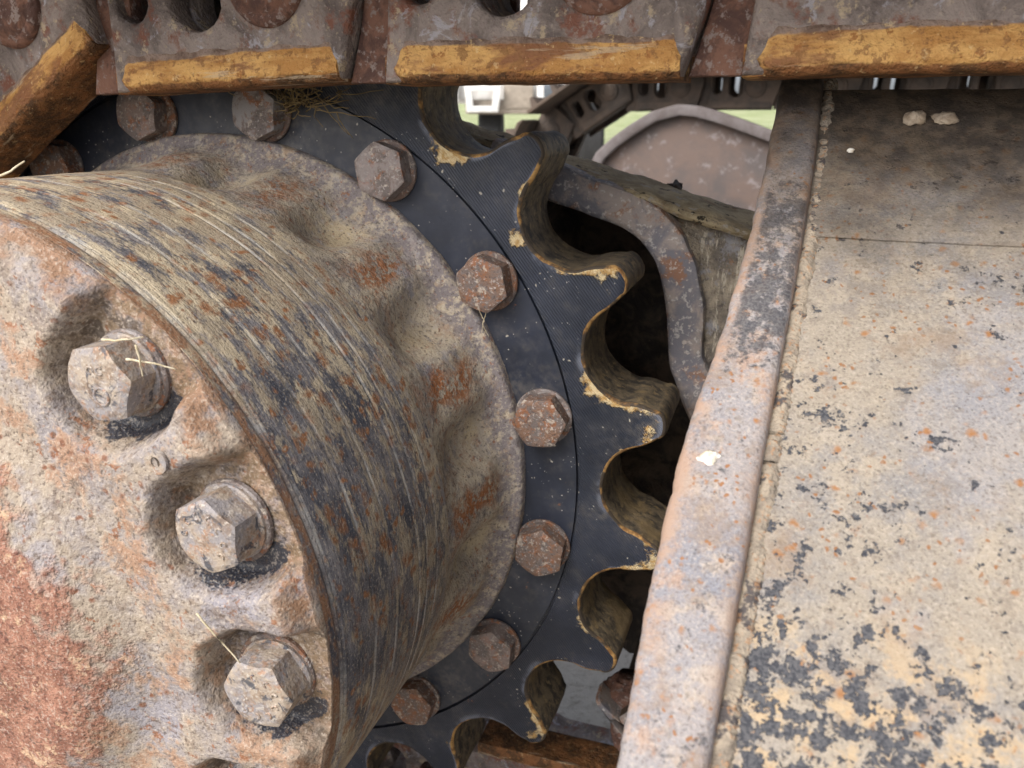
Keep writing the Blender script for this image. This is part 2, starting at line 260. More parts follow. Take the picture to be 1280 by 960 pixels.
def m_slope(name='frame_dust', strip=False):
    s = Mat(name, rand=False); n1 = s.noise(17, 6, .7); n2 = s.noise(55, 6, .74); f = s.noise(700, 3, .74)
    x, y, z = s.xyz()
    if strip:
        c = s.mix(s.rng(n1, .36, .6), (.215, .22, .25), (.31, .285, .28)); c = s.mix(s.mul(s.rng(n2, .5, .63), .8), c, (.41, .345, .285))
        c = s.mix(s.mul(s.rng(s.noise(30, 6, .7), .55, .64), .7), c, (.40, .26, .18))
    else:
        c = s.mix(s.rng(n1, .36, .58), (.25, .24, .235), (.335, .29, .23)); c = s.mix(s.mul(s.rng(n2, .48, .62), .75), c, (.40, .34, .26)); c = s.mix(s.mul(s.rng(s.noise(12, 5, .6, .6), .5, .6), .5), c, (.30, .30, .33))
    c = s.mix(s.mul(s.rng(f, .5, .72), .45), c, (.52, .46, .385)); c = s.mix(s.mul(s.rng(f, .28, .46, 1, 0), .55), c, (.11, .085, .065))
    c = s.mix(s.mul(s.rng(s.noise(150, 4, .75), .54, .66), .5), c, (.20, .165, .135)); c = s.mix(s.mul(s.rng(s.noise(28, 6, .76), .56, .66), .45), c, (.20, .18, .175))
    c = s.mix(s.mul(s.rng(s.noise(19, 6, .76), .52, .64), .45), c, (.26, .175, .11))
    sp = s.cells(105, s.warp(150, .008)); c = s.mix(s.mul(s.rng(sp, .06, .27, 1, 0), s.rng(s.noise(35, 4, .6), .45, .56)), c, (.33, .155, .06))
    sp2 = s.cells(240, s.warp(200, .005)); c = s.mix(s.mul(s.rng(sp2, .14, .28, 1, 0), s.rng(s.noise(45, 4, .6), .46, .58)), c, (.28, .13, .055))
    c = s.mix(.10 if strip else .22, c, (.05, .042, .035))
    bl = s.add(s.mul(s.noise(80, 6, .78), .62), s.mul(s.noise(210, 4, .74), .38))
    if strip:
        k = s.mul(s.rng(y, -.20, -.15), s.rng(y, -.075, -.095, 0, 1)); blm = s.mul(s.rng(s.add(s.mul(k, .15), bl), .56, .66), .82)
        edge = s.attr('rim'); blm = s.mul(blm, s.rng(edge, .55, .9, 1, 0)); c = s.mix(s.mul(edge, s.rng(n2, .40, .60)), c, (.33, .225, .165))
    else:
        k = s.mul(s.rng(y, -.240, -.28), s.rng(x, .56, .49)); k2 = s.mul(s.rng(y, -.16, -.19), s.rng(x, .50, .455)); blm = s.rng(s.add(s.add(s.mul(k, .062), s.mul(k2, .04)), bl), .582, .622)
        c = s.mix(s.mul(s.rng(k, 0, 1), s.mul(s.rng(s.noise(90, 6, .7), .47, .62), .8)), c, (.42, .31, .185))
    c = s.mix(blm, c, s.mix(s.rng(f, .4, .6), (.036, .038, .046), (.085, .085, .09)))
    mud = s.rng(s.add(y, s.mul(s.add(s.noise(22, 6, .7, .5), -.5), .12)), -.150, -.03); c = s.mix(s.mul(mud, .93), c, s.mix(s.rng(s.noise(90, 6, .7), .4, .62), (.028, .020, .014), (.085, .062, .041)))  # brown mud at the upper end, darkened further to paint in the chain's shade
    h = s.add(s.mul(n2, .6), s.add(s.mul(f, .35), s.mul(blm, -.25)))
    return s.done(c, .72, 0, h, .0013, spec=.35)
def m_weld():
    s = Mat('weld_bead', rand=False); n = s.noise(60, 7, .72, .4); f = s.noise(380, 5, .7)
    c = s.mix(s.rng(n, .38, .6), (.22, .185, .145), (.34, .285, .215)); c = s.mix(s.mul(s.rng(s.noise(60, 6, .7), .55, .62), .9), c, (.05, .045, .05)); c = s.mix(s.mul(s.rng(f, .55, .66), .6), c, (.35, .19, .09))
    return s.done(c, .85, 0, s.add(n, s.mul(f, .5)), .003)
def m_mud():
    s = Mat('dried_mud', rand=False); n = s.noise(30, 7, .7, .5); f = s.noise(260, 5, .7)
    c = s.mix(s.rng(n, .38, .6), (.30, .235, .14), (.50, .41, .26)); c = s.mix(s.mul(s.rng(s.noise(58, 4, .7), .60, .64), .95), c, (.02, .017, .014)); c = s.mix(s.mul(s.rng(f, .6, .7), .5), c, (.4, .33, .22)); c = s.mix(s.mul(s.rng(s.noise(46, 6, .75), .55, .66), .6), c, (.19, .16, .135)); c = s.mix(s.mul(s.rng(s.noise(70, 5, .75), .57, .65), .7), c, (.45, .42, .37)); c = s.mix(s.mul(s.rng(s.noise(36, 5, .7), .58, .66), .6), c, (.24, .13, .07))
    return s.done(c, .9, 0, s.add(n, s.mul(f, .4)), .004, spec=.2)
def m_lip():
    s = Mat('bare_lip_steel', rand=False); n = s.noise(40, 7, .7, .4); f = s.noise(240, 5, .7)
    c = s.mix(s.rng(n, .4, .6), (.17, .165, .185), (.33, .28, .25)); c = s.mix(s.mul(s.rng(s.noise(60, 6, .7), .53, .63), .9), c, (.27, .135, .075)); c = s.mix(s.mul(s.rng(f, .54, .66), .7), c, (.52, .49, .45))
    return s.done(c, .7, .1, s.add(n, s.mul(f, .4)), .002)
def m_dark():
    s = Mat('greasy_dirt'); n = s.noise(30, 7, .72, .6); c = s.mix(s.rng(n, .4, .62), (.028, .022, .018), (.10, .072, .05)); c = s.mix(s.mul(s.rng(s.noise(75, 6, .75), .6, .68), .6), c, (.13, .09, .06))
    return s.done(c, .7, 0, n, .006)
def m_far():
    s = Mat('far_rusty_steel'); n = s.noise(9, 6, .65, .3); c = s.mix(s.rng(n, .36, .62), (.08, .066, .062), (.12, .085, .07)); c = s.mix(s.mul(s.rng(s.noise(25, 5, .7), .56, .66), .7), c, (.21, .185, .185))
    return s.done(c, .7, 0, n, .004)
def plain(name, col, rough=.6, col2=None, sc=20, bump=.001, metal=0):
    s = Mat(name); n = s.noise(sc, 6, .65, .3); c = s.mix(s.rng(n, .35, .65), col, col2 or tuple(k * .75 for k in col)); return s.done(c, rough, metal, n, bump)

FACE = m_face(); DRUM = m_drum(); CAST = m_cast(); SPR = m_sprocket(); WALL = m_wall(); EDGE = m_edge(); BOLT = m_bolt(); FBOLT = m_facebolt()
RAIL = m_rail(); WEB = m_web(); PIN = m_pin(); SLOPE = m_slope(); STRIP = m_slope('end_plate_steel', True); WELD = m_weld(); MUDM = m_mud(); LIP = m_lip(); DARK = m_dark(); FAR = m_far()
def m_gplate():
    s = Mat('stained_guard_plate', rand=False); n = s.noise(30, 6, .74); f = s.noise(220, 4, .74)
    c = s.mix(s.rng(n, .38, .6), (.15, .13, .11), (.34, .29, .22)); c = s.mix(s.mul(s.rng(s.noise(48, 5, .75), .53, .62), .8), c, (.27, .27, .29)); c = s.mix(s.mul(s.rng(s.noise(60, 5, .75, 0, s.scale((3, 1, .5))), .56, .64), .8), c, (.52, .47, .38)); c = s.mix(s.mul(s.rng(s.noise(38, 5, .74), .57, .64), .8), c, (.26, .13, .065)); c = s.mix(s.mul(s.rng(f, .55, .66), .6), c, (.07, .06, .055))
    return s.done(c, .85, 0, s.add(n, s.mul(f, .5)), .003, spec=.25)
GPL = m_gplate()
STRAW = plain('straw', (.62, .55, .40), .8, (.48, .40, .25), 200, .0002); PALE = plain('pale_dropping', (.72, .70, .64), .8, (.45, .38, .28), 250, .001)
WHITE = plain('white_truck_paint', (.75, .75, .73), .35, (.62, .61, .58), 6); RUBBER = plain('tyre_rubber', (.03, .03, .03), .8); GLASS = plain('headlight_glass', (.12, .14, .16), .12); GREYP = plain('grey_trim', (.36, .31, .25), .6)

# ------------------------------------------------------------------ setting: ground and grass bank
GZ = -0.5
def ground():
    s = Mat('pale_gravel', rand=False); n = s.noise(1.2, 6, .6); f = s.noise(60, 6, .75); c = s.mix(s.rng(n, .35, .65), (.42, .39, .34), (.55, .52, .46)); c = s.mix(s.mul(s.rng(f, .5, .65), .5), c, (.28, .25, .2))
    m = s.done(c, .9, 0, f, .01)
    N = 40; V = []; 
    for i in range(N + 1):
        for j in range(N + 1):
            x = (i / N * 2 - 1); y = (j / N * 2 - 1); V.append((math.copysign(abs(x) ** 3, x) * 200, math.copysign(abs(y) ** 3, y) * 200, GZ))
    o = mesh_obj('ground', V, grid_faces(N + 1, N + 1), m); tag(o, kind='structure')
    s = Mat('mown_grass', rand=False); n = s.noise(.8, 7, .7); f = s.noise(18, 5, .8); c = s.mix(s.rng(n, .35, .65), (.30, .36, .15), (.44, .48, .26)); c = s.mix(s.mul(s.rng(f, .45, .7), .6), c, (.58, .58, .42)); m2 = s.done(c, .9, 0, f, .05)
    V = []; 
    for i in range(61):
        for j in range(13):
            t = j / 12; x = -60 + i * 2; y = 20 + t * 45; V.append((x, y, GZ + .02 + 1.9 * ss(0.05, 1, t) + .12 * fbm((x, y, 0), .3)))
    o = mesh_obj('grass_bank', V, grid_faces(61, 13), m2); tag(o, kind='structure')
ground()

# ------------------------------------------------------------------ bolts
def bolt_meshes(af, h, dome=.0, seed=0):
    a = af / 2; n = 48; V = []; F = []
    rings = [('b', 0), ('s', 0), ('c', .925), ('t', .80), ('t', .55), ('t', .28)]
    for kind, k in rings:
        for i in range(n):
            t = 2 * PI * i / n; rh = min(a / math.cos(((t + PI / 6) % (PI / 3)) - PI / 6), a * 1.135)
            if kind == 'b': r, z = rh, 0
            elif kind == 's': r, z = rh, h - (rh - a * .925) * .55
            else: r, z = a * k, h + (dome * (1 - k) if kind == 't' else 0)
            z += .0004 * fbm((r * math.cos(t) * 90 + seed, r * math.sin(t) * 90, z * 60), 1) * (kind != 'b')
            r *= 1 + .012 * fbm((math.cos(t) * 1.5 + seed, math.sin(t) * 1.5, z * 80), 1)
            V.append((r * math.cos(t), -z, r * math.sin(t)))
    m = len(rings)
    for j in range(m - 1):
        for i in range(n): F.append((j * n + i, j * n + (i + 1) % n, (j + 1) * n + (i + 1) % n, (j + 1) * n + i))
    V.append((0, -h - dome, 0)); c = len(V) - 1
    for i in range(n): F.append(((m - 1) * n + i, (m - 1) * n + (i + 1) % n, c))
    return V, F
def washer_geo(r0, r1, h, n=40, seed=0):
    V = []; prof = [(r0, 0), (r0 * 1.0, h), (r1 * .965, h), (r1, h * .7), (r1, 0)]
    for i in range(n):
        t = 2 * PI * i / n
        for r, z in prof: V.append((r * math.cos(t) * (1 + .006 * fbm((math.cos(t) * 2, math.sin(t) * 2, seed), 1)), -z, r * math.sin(t)))
    return V, grid_faces(n, len(prof), True)
def arc_stroke(r, a0, a1, y, wdt, hgt, n=5, c=(0, 0)):
    V = []; 
    for i in range(n):
        t = a0 + (a1 - a0) * i / (n - 1)
        for rr, yy in ((r - wdt, y), (r - wdt * .6, y - hgt), (r + wdt * .6, y - hgt), (r + wdt, y)): V.append((c[0] + rr * math.cos(t), yy, c[1] + rr * math.sin(t)))
    F = grid_faces(n, 4); F.append((0, 1, 2, 3)); F.append(tuple((n - 1) * 4 + k for k in (3, 2, 1, 0))); return V, F

# ------------------------------------------------------------------ sprocket
NT = 21; A0 = math.radians(43.809); R_ROOT, R_TIP, TH = .3113, .36, .066
BA0 = math.radians(124.2); RB = .2716
def sprocket():
    root = empty('drive_sprocket'); tag(root, 'black painted toothed drive sprocket bolted behind the rusty final drive', 'sprocket')
    half = []; rN = .0362; cN = R_ROOT + rN; PHI = math.radians(64); al = PI / NT
    def pol(rad, tan): half.append((math.hypot(rad, tan), math.atan2(tan, rad)))
    for k in range(12): ph = PHI * k / 11; pol(cN - rN * math.cos(ph), rN * math.sin(ph))
    br, bt = cN - rN * math.cos(PHI), rN * math.sin(PHI); L_ = (.3500 - br) / math.sin(PHI)
    for k in range(1, 6): pol(br + L_ * k / 5 * math.sin(PHI), bt + L_ * k / 5 * math.cos(PHI) - .0014 * math.sin(PI * k / 5))
    r1, t1 = half[-1]
    for k in range(1, 7): ps = PI / 2 * k / 6; half.append((r1 + (R_TIP - r1) * math.sin(ps), t1 + (al - t1) * (1 - math.cos(ps) ** 1.05)))
    prof = []
    for t in range(NT):
        base = A0 + al + t * 2 * al
        for r, th in half[::-1][:-1]: prof.append((r, base - th))
        for r, th in half[:-1]: prof.append((r, base + th))
    n = len(prof)
    G0, G1 = .2915, .2937
    K = 11; bev = .0020; MP = []; PATCH = [(at(*q, 0), r_) for *q, r_ in ((752, 510, .040), (800, 528, .022), (735, 345, .034), (715, 800, .030), (560, 195, .026), (660, 900, .030), (795, 700, .026), (655, 225, .016), (545, 930, .022), (640, 300, .014))]; V = []; E_ = []; Z_ = []; rows = None
    for i, (r, t) in enumerate(prof):
        rn, tn = prof[(i + 1) % n]; rp, tp = prof[i - 1]
        P = Vector((r * math.cos(t), r * math.sin(t))); T = (Vector((rn * math.cos(tn), rn * math.sin(tn))) - Vector((rp * math.cos(tp), rp * math.sin(tp)))).normalized()
        Nn = Vector((T.y, -T.x)); Nn = Nn if Nn.dot(P) > 0 or abs(Nn.dot(P)) < 1e-4 else -Nn
        q = P + Nn * .0011 * fbm((P.x, P.y, 0), 45)
        col = []
        def put(xz, y, e, z): MP.append(max(ss(rr_, rr_ * .35, math.hypot(xz[0] - c_.x, xz[1] - c_.z)) for c_, rr_ in PATCH) if y < .01 else 0); V.append((xz[0], y, xz[1])); E_.append(e); Z_.append(z)
        u = Vector((math.cos(t), math.sin(t)))
        for rr, y, e, z in ((.19, .001, 0, 0), (.235, .001, 0, 0), (.27, .001, 0, 0), (G0, .001, 0, 0), (G0 + .0004, .0042, 0, 0), (G1 - .0004, .0042, 0, 0), (G1, .0, 0, 1)): put(u * rr, y, e, z)
        inner = q - Nn * bev * (1 + .5 * fbm((P.x, P.y, 4), 30))
        b0 = u * G1
        for k in range(1, K + 1):
            f = k / K; pt = b0.lerp(inner, f); put(pt, .0004 * fbm((pt.x, pt.y, 1), 40) , max(0, 1 - (inner - pt).length / .028), 1)
        put(q - Nn * bev * .3, bev * .45, 1, 1); put(q, bev * 1.2, 1, 0)
        for k in range(1, 7):
            y = bev * 1.2 + (TH - 2 * bev) * k / 6; g = q + Nn * .0009 * fbm((q.x, y * 1.5, q.y), 50); put(g, y, 0, 0)
        put(q - Nn * bev, TH, 0, 0); put(u * .25, TH, 0, 0)
    m = len(V) // n; F = grid_faces(n, m, True); fi = 7 + K - 1; mi = []
    for i in range(n):
        for j in range(m - 1): mi.append(0 if j < fi else (2 if j < fi + 2 else (1 if j < fi + 8 else 0)))
    me = bpy.data.meshes.new('toothed_plate')
    o = mesh_obj('toothed_plate', V, F, [SPR, WALL, EDGE], root, mi=mi, sharp=50); fattr(o.data, 'edge', E_); fattr(o.data, 'zone', Z_); fattr(o.data, 'patch', MP)
    # machine bolts round the flange
    bv, bf = bolt_meshes(.0355, .0145, .0006); wv, wf = washer_geo(.012, .0215, .0028)
    b0 = None
    for k in range(16):
        a = BA0 - k * 2 * PI / 16; p = Vector((RB * math.cos(a), .001, RB * math.sin(a)))
        rot = random.random() * 2
        if b0 is None:
            b0 = mesh_obj('bolt', bv, bf, BOLT, root, sharp=28); w0 = mesh_obj('washer', wv, wf, BOLT, b0, sharp=35); o, ws = b0, w0; b0.data.shade_smooth if 0 else None
        else:
            o = b0.copy(); link(o, root); ws = w0.copy(); link(ws, o)
        o.location = p + Vector((0, -.0028, 0)); o.rotation_euler = (random.uniform(-.05, .05), rot, random.uniform(-.05, .05))
        ws.location = (0, .0028 - .0003, 0); ws.rotation_euler = (0, 0, 0)
        if k == 1: ws.location = (.004, .0028 - .0003, -.001)
    return root
sprocket()

# ------------------------------------------------------------------ final drive
FB = [math.radians(47.9 - 24.6 * k) for k in range(0, 13)]   # cover bolts
FBR = .2; FLOOR = -.2405
def final_drive():
    root = empty('final_drive'); tag(root, 'round rusty final drive drum with bolted cover, projecting from the black sprocket', 'final drive')
    RD = .229
    # casting with access pockets behind the drum, and the thin flange
    n = 512; V = []; RG = []; P_ = []; FL = []; prof = []
    for r in (.19, .252): prof.append(('f', .0015, r))
    prof += [('f', -.0045, .2515), ('f', -.0068, .2502), ('f', -.0072, .2485), ('f', -.0078, .2465), ('f', -.009, .2435)]
    ys = [-.012, -.016, -.021, -.027, -.033, -.040, -.047, -.054, -.061, -.068, -.074, -.080, -.086, -.091, -.0945, -.096]
    for y in ys: prof.append(('c', y, 0))
    for i in range(n):
        t = -PI + 2 * PI * i / n; c, s_ = math.cos(t), math.sin(t)
        ph = ((t - BA0) / (2 * PI / 16)) % 1; d = abs(ph - .5) * 2         # 1 at a sprocket bolt, 0 between
        kk = int(((t - BA0) / (2 * PI / 16)) // 1); hh = math.sin(kk * 12.9898 + 4.1) * .5 + .5; val = ss(.34, .92, d) * (1 if d > .99 else 1)
        for kind, y, r in prof:
            if kind == 'f': rr, po, fl = r + .0006 * fbm((c * r, y, s_ * r), 60), 0, 0
            else:
                u = (-y - .009) / .087; bump = ss(-.02, .16, u) * (1 - ss(.45, 1.0, u)); base = .2285 + .010 * (1 - ss(0, .75, u)) + .004 * (1 - ss(0, .1, u))
                rr = base - .0150 * val * (1 - ss(.30, 1, u)) * ss(-.12, .30, u) + .0012 * fbm((c * .2, y, s_ * .2), 40) + .0035 * fbm((c * .2, y * 1.3, s_ * .2), 11) * ss(.0, .3, u) * (1 - ss(.7, 1, u))
                po = val * bump; fl = ss(.34, .1, d + .25 * fbm((c * .2, y, s_ * .2), 60)) * ss(.05, .25, u) * (1 - ss(.4 + .3 * hh, .6 + .35 * hh, u)) * (.35 + .65 * hh)
            V.append((rr * c, y, rr * s_)); P_.append(po); FL.append(fl); RG.append(1 if kind == 'f' else ss(-.022, -.013, y))
    o = mesh_obj('casting', V, grid_faces(n, len(prof), True), CAST, root, sharp=70); fattr(o.data, 'pocket', P_); fattr(o.data, 'flat', FL); fattr(o.data, 'ring', RG)
    # turned drum with machined lines
    Y0, Y1 = -.0935, -.2395; m = 150; V = []; UV = []; VP_ = []; LOW = []; MK = []; UZ = []; n = 400
    marks = [(.0095, .0011, .0013), (.0125, .0008, .0008), (.044, .0006, .0006), (.070, .0005, .0006), (.101, .0006, .0007), (.112, .0005, .0007), (.127, .0006, .0007)]
    for i in range(n + 1):
        t = -PI + 2 * PI * i / n
        for j in range(m):
            v = j / (m - 1) * (Y0 - Y1); y = Y1 + v; r = RD
            for c0, wd, dp in marks: r -= dp * math.exp(-((v - c0) / wd) ** 2)
            r += .0007 * ss(.014, .022, v)
            if j == m - 1: r = .221
            if j == 0: r -= .003
            r += .0005 * fbm((math.cos(t) * .25, y, math.sin(t) * .25), 25)
            V.append((r * math.cos(t), y, r * math.sin(t))); UV.append((t * RD, v)); VP_.append(v); MK.append(min(1, sum(math.exp(-((v - c0) / .0011) ** 2) for c0, _, _ in marks))); UZ.append(ss(.45, .98, math.sin(t))); LOW.append(ss(.3, -.9, math.sin(t)) * ss(.02, .06, v))
    F = grid_faces(n + 1, m); o = mesh_obj('drum', V, F, DRUM, root, sharp=60); me = o.data
    uv = me.uv_layers.new(name='UVMap')
    for lp in me.loops: uv.data[lp.index].uv = UV[lp.vertex_index]
    fattr(me, 'vpos', VP_); fattr(me, 'low', LOW); fattr(me, 'mark', MK); fattr(me, 'upz', UZ)
    # front cover: polar height field with scalloped pockets round the bolts
    n = 720; rs = [.0, .03, .06, .08, .09, .10, .11, .12, .13] + [.135 + .0022 * k for k in range(42)] + [.2278, .2288, .2292]
    V = []; RIM = []; PO = []; CO = []; OI = []
    def hgt(r, t):
        x, z = r * math.cos(t), r * math.sin(t)
        y = -.2585 - .004 * ss(.215, .16, r) - .020 * ss(.142, .098, r) - .006 * ss(.09, .0, r)
        y += .0125 * ss(.2165, .2293, r) ** 1.6
        best = 0; oil = 0
        for a in FB:
            da = (t - a + PI) % (2 * PI) - PI
            if abs(da) > .30: continue
            tx, rd = r * math.sin(da), r * math.cos(da)      # tangential, radial
            dd = math.hypot(tx, rd - FBR) if rd < FBR else abs(tx)
            dd += .0022 * fbm((x, z, 2), 50)
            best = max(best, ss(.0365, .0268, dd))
            bx, bz = x - FBR * math.cos(a), z - FBR * math.sin(a)
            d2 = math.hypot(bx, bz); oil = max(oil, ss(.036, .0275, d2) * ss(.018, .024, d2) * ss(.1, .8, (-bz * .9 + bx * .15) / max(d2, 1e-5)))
        fl = FLOOR - .0 ; y = y * (1 - best) + max(fl, y) * best if fl > y else y
        y += .0011 * fbm((x, z, 0), 35) + .0022 * fbm((x, z, 7), 14) * (1 - best)
        return y, best, oil
    for i in range(n):
        t = 2 * PI * i / n
        for r in rs:
            y, b, oil = hgt(r, t)
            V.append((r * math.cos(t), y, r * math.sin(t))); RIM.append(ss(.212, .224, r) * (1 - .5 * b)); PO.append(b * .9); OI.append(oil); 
            x, z = r * math.cos(t), r * math.sin(t); CO.append(ss(.178, .055, r))
        V.append((.2291 * math.cos(t), -.2385, .2291 * math.sin(t))); RIM.append(1); PO.append(0); OI.append(0); CO.append(0)
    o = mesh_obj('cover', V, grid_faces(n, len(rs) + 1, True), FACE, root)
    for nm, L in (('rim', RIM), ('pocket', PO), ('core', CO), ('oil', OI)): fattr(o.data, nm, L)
    # cover bolts
    wv, wf = washer_geo(.014, .0200, .0028, 48)
    for k, a in enumerate(FB):
        bv, bf = bolt_meshes(.0345, .0168, .0006, seed=k * 3.7)
        p = Vector((FBR * math.cos(a), FLOOR - .0050, FBR * math.sin(a)))
        b = mesh_obj('bolt', bv, bf, FBOLT, root, sharp=28); b.location = p; b.rotation_euler = (random.uniform(-.04, .04), (.35, .1, .62, .3)[k % 4] + k, random.uniform(-.04, .04))
        ws = mesh_obj('washer', wv, wf, FBOLT, b, sharp=35); ws.location = (0, .0026, 0)
        w2 = mesh_obj('washer', *washer_geo(.014, .0218, .0030, 48, seed=k), BOLT, b, sharp=35); w2.location = (.0008, .0052, -.0006)
        if k in (0, 1, 2):
            VV = []; FF = []
            def ad(vf): off = len(VV); VV.extend(vf[0]); FF.extend([tuple(q + off for q in f) for f in vf[1]])
            if k == 0: ad(arc_stroke(.0042, 0, 2 * PI, -.0172, .0007, .0006, 20, (.004, -.004))); ad(arc_stroke(.0018, 0, 5, -.0172, .0005, .0005, 9, (-.004, .006))); ad(arc_stroke(.0018, 1, 6, -.0172, .0005, .0005, 9, (.001, .008)))
            else:
                for q in range(7): t = .4 + q * .62; ad(arc_stroke(.0016, t, t + 3.6, -.0170, .0005, .0006, 7, (.0115 * math.cos(t), .0115 * math.sin(t))))
            mesh_obj('grade_mark', VV, FF, FBOLT, b)
    # threaded plug hole
    c = at(190, 580, -.262); r = math.hypot(c.x, c.z); yy, _, _ = hgt(r, math.atan2(c.z, c.x))
    pv, pf = washer_geo(.0026, .0064, .0016, 28); o = mesh_obj('plug_ring', pv, pf, FBOLT, root, sharp=40); o.location = (c.x, yy + .0006, c.z)
    V = [(.0026 * math.cos(t * PI / 10), -.0004, .0026 * math.sin(t * PI / 10)) for t in range(20)]; d = mesh_obj('plug_hole', V, [tuple(range(20))], DARK, o); d.location = (0, -.0002, 0)
    return root
final_drive()

# ------------------------------------------------------------------ track chains
PITCH_L = .203; CY = .033
def pin_path(xmax):
    R = .346; P = []
    a = math.radians(242.2); last = (R * math.cos(a), R * math.sin(a)); zb = -.4175
    dz = zb - last[1]; x = last[0] + math.sqrt(PITCH_L ** 2 - dz ** 2); low = [(x, zb)]
    while low[-1][0] < xmax: low.append((low[-1][0] + PITCH_L, zb))
    P += low[::-1]
    for d in (242.2, 207.9, 173.6, 139.3, 105.0): P.append((R * math.cos(math.radians(d)), R * math.sin(math.radians(d))))
    up = [(P[-1][0] + PITCH_L - .0001, .3405)]
    while up[-1][0] < xmax: up.append((up[-1][0] + PITCH_L, .3410 if len(up) != 1 else .3398))
    return P + up
# local link frame: pin at the origin, previous pin at x = -pitch; rail towards -z, shoe towards +z; outer face at y = 0 going to +y (inwards)
HX = [(-.118, -.0015, .0150, 1.0), (-.0565, -.002, .0185, 1.0)]
def stretched(cx, cz, r, dz, n=20):
    return [(cx + r * math.cos(2 * PI * k / n), cz + (dz if k < n / 2 else 0) + r * math.sin(2 * PI * k / n)) for k in range(n)]
def wob_mesh(me, amp, sc, seed):
    for v in me.vertices: v.co += Vector((fbm(v.co + Vector((seed, 0, 0)), sc), fbm(v.co + Vector((0, seed, 0)), sc) * .6, fbm(v.co + Vector((0, 0, seed)), sc))) * amp
def link_meshes():
    front = [(-.1290, -.0575), (.0445, -.0575), (.054, -.028), (.0605, .0), (.064, .014), (.056, .036), (.036, .050), (-.126, .050), (-.125, .036), (-.1235, .014), (-.1240, .0), (-.1255, -.028)]
    holes = [stretched(-.1045, -.003, .0135, .022), stretched(-.0545, -.006, .0190, .026)]
    web = extrude2d([front] + holes, .0035, .024, .004, 3)
    neck = extrude2d([[(-.1565, -.0578), (-.115, -.0578), (-.112, .05), (-.147, .05), (-.139, .014), (-.1422, .0), (-.148, -.028)], stretched(-.1045, -.003, .0135, .022)][:1], .0125, .0240, .002, 1)
    back = [(-.252, -.030), (-.235, -.044), (-.045, -.048), (-.03, .05), (-.22, .05), (-.25, .03)]
    inner = extrude2d([back] + holes, .0245, .048, .002, 1)
    # rail: profile swept along x, with a rounded left toe
    V = []; LOWV = []; xs = [-.1285 + .1725 * k / 44 for k in range(45)]
    for i, x in enumerate(xs):
        toe = ss(-.1285, -.112, x); en = ss(.0442, .0405, x)
        top = -.0375 - .010 * (1 - toe) - .004 * (1 - en) + .0006 * fbm((x, 0, 3), 60)
        pr = [(.0075, top + .0045), (.0036 + .003 * (1 - toe), top + .0020), (.0029 + .0035 * (1 - toe) + .002 * (1 - en), top - .0012), (.0023 + .004 * (1 - toe) + .002 * (1 - en), top - .004), (-.0004 + .006 * (1 - toe) + .002 * (1 - en), -.050), (.0004 + .006 * (1 - toe) + .002 * (1 - en), -.0535), (.0028 + .006 * (1 - toe), -.0565), (.006, -.0582), (.012, -.0586), (.044, -.0586), (.046, -.055), (.046, -.046)]
        for k, (y, z) in enumerate(pr):
            V.append((x, y + .0006 * fbm((x, z, 1), 55), z + .0005 * fbm((x, y, 5), 50))); LOWV.append((-1, -1, -.55, -.1, .15, .5, .85, 1, 1, 1, 1, 1)[k] if toe > .5 else .62)
    m = 12; F = grid_faces(len(xs), m); F.append(tuple(range(m))); F.append(tuple((len(xs) - 1) * m + k for k in range(m))[::-1])
    V2 = V; o = mesh_obj('rail', V2, F, RAIL, None, sharp=55); fattr(o.data, 'low', LOWV); rail = o.data; bpy.data.objects.remove(o)
    # pin boss with a domed rusty end
    PV = []; pr = [(.027, .006), (.0265, .001), (.0245, -.001), (.021, -.002), (.0195, -.001), (.0185, -.003), (.012, -.0038), (.0001, -.004)]
    nn = 36
    for i in range(nn):
        t = 2 * PI * i / nn
        for r, y in pr: PV.append((r * math.cos(t) * (1 + .03 * fbm((math.cos(t), math.sin(t), r * 30), 1.5)), y + .0008 * fbm((r * math.cos(t), r * math.sin(t), 0), 120), r * math.sin(t)))
    o = mesh_obj('pin', PV, grid_faces(nn, len(pr), True), PIN); pin = o.data; bpy.data.objects.remove(o)
    # bushing across the chain
    bv, bf = tube([(0, .030, 0), (0, .20, 0)], .0285, 24); o = mesh_obj('bushing', bv, bf, WEB, sharp=40); bush = o.data; bpy.data.objects.remove(o)
    # triple grouser shoe
    sp = [(-.098, .0515), (.098, .0515), (.112, .046), (.114, .050), (.100, .0605), (.078, .0605), (.072, .084), (.064, .084), (.058, .0605), (.008, .0605), (.004, .084), (-.004, .084), (-.008, .0605), (-.060, .0605), (-.064, .084), (-.072, .084), (-.080, .0605), (-.098, .0605)]
    shoe = extrude2d([[(x - .1015, z) for x, z in sp]], -.150, .368, .0015)
    for me, mt in ((neck, PIN), (web, WEB), (inner, WEB), (shoe, WEB)): me.materials.clear(); me.materials.append(mt)
    wob_mesh(web, .0010, 35, 3)
    wob_mesh(neck, .001, 30, 8)
    return dict(neck=neck, web=web, inner=inner, rail=rail, pin=pin, bush=bush, shoe=shoe)
LM = link_meshes()
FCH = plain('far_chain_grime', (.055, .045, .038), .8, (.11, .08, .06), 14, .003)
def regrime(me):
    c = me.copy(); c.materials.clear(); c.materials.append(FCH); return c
LMF = {k: regrime(v) for k, v in LM.items()}
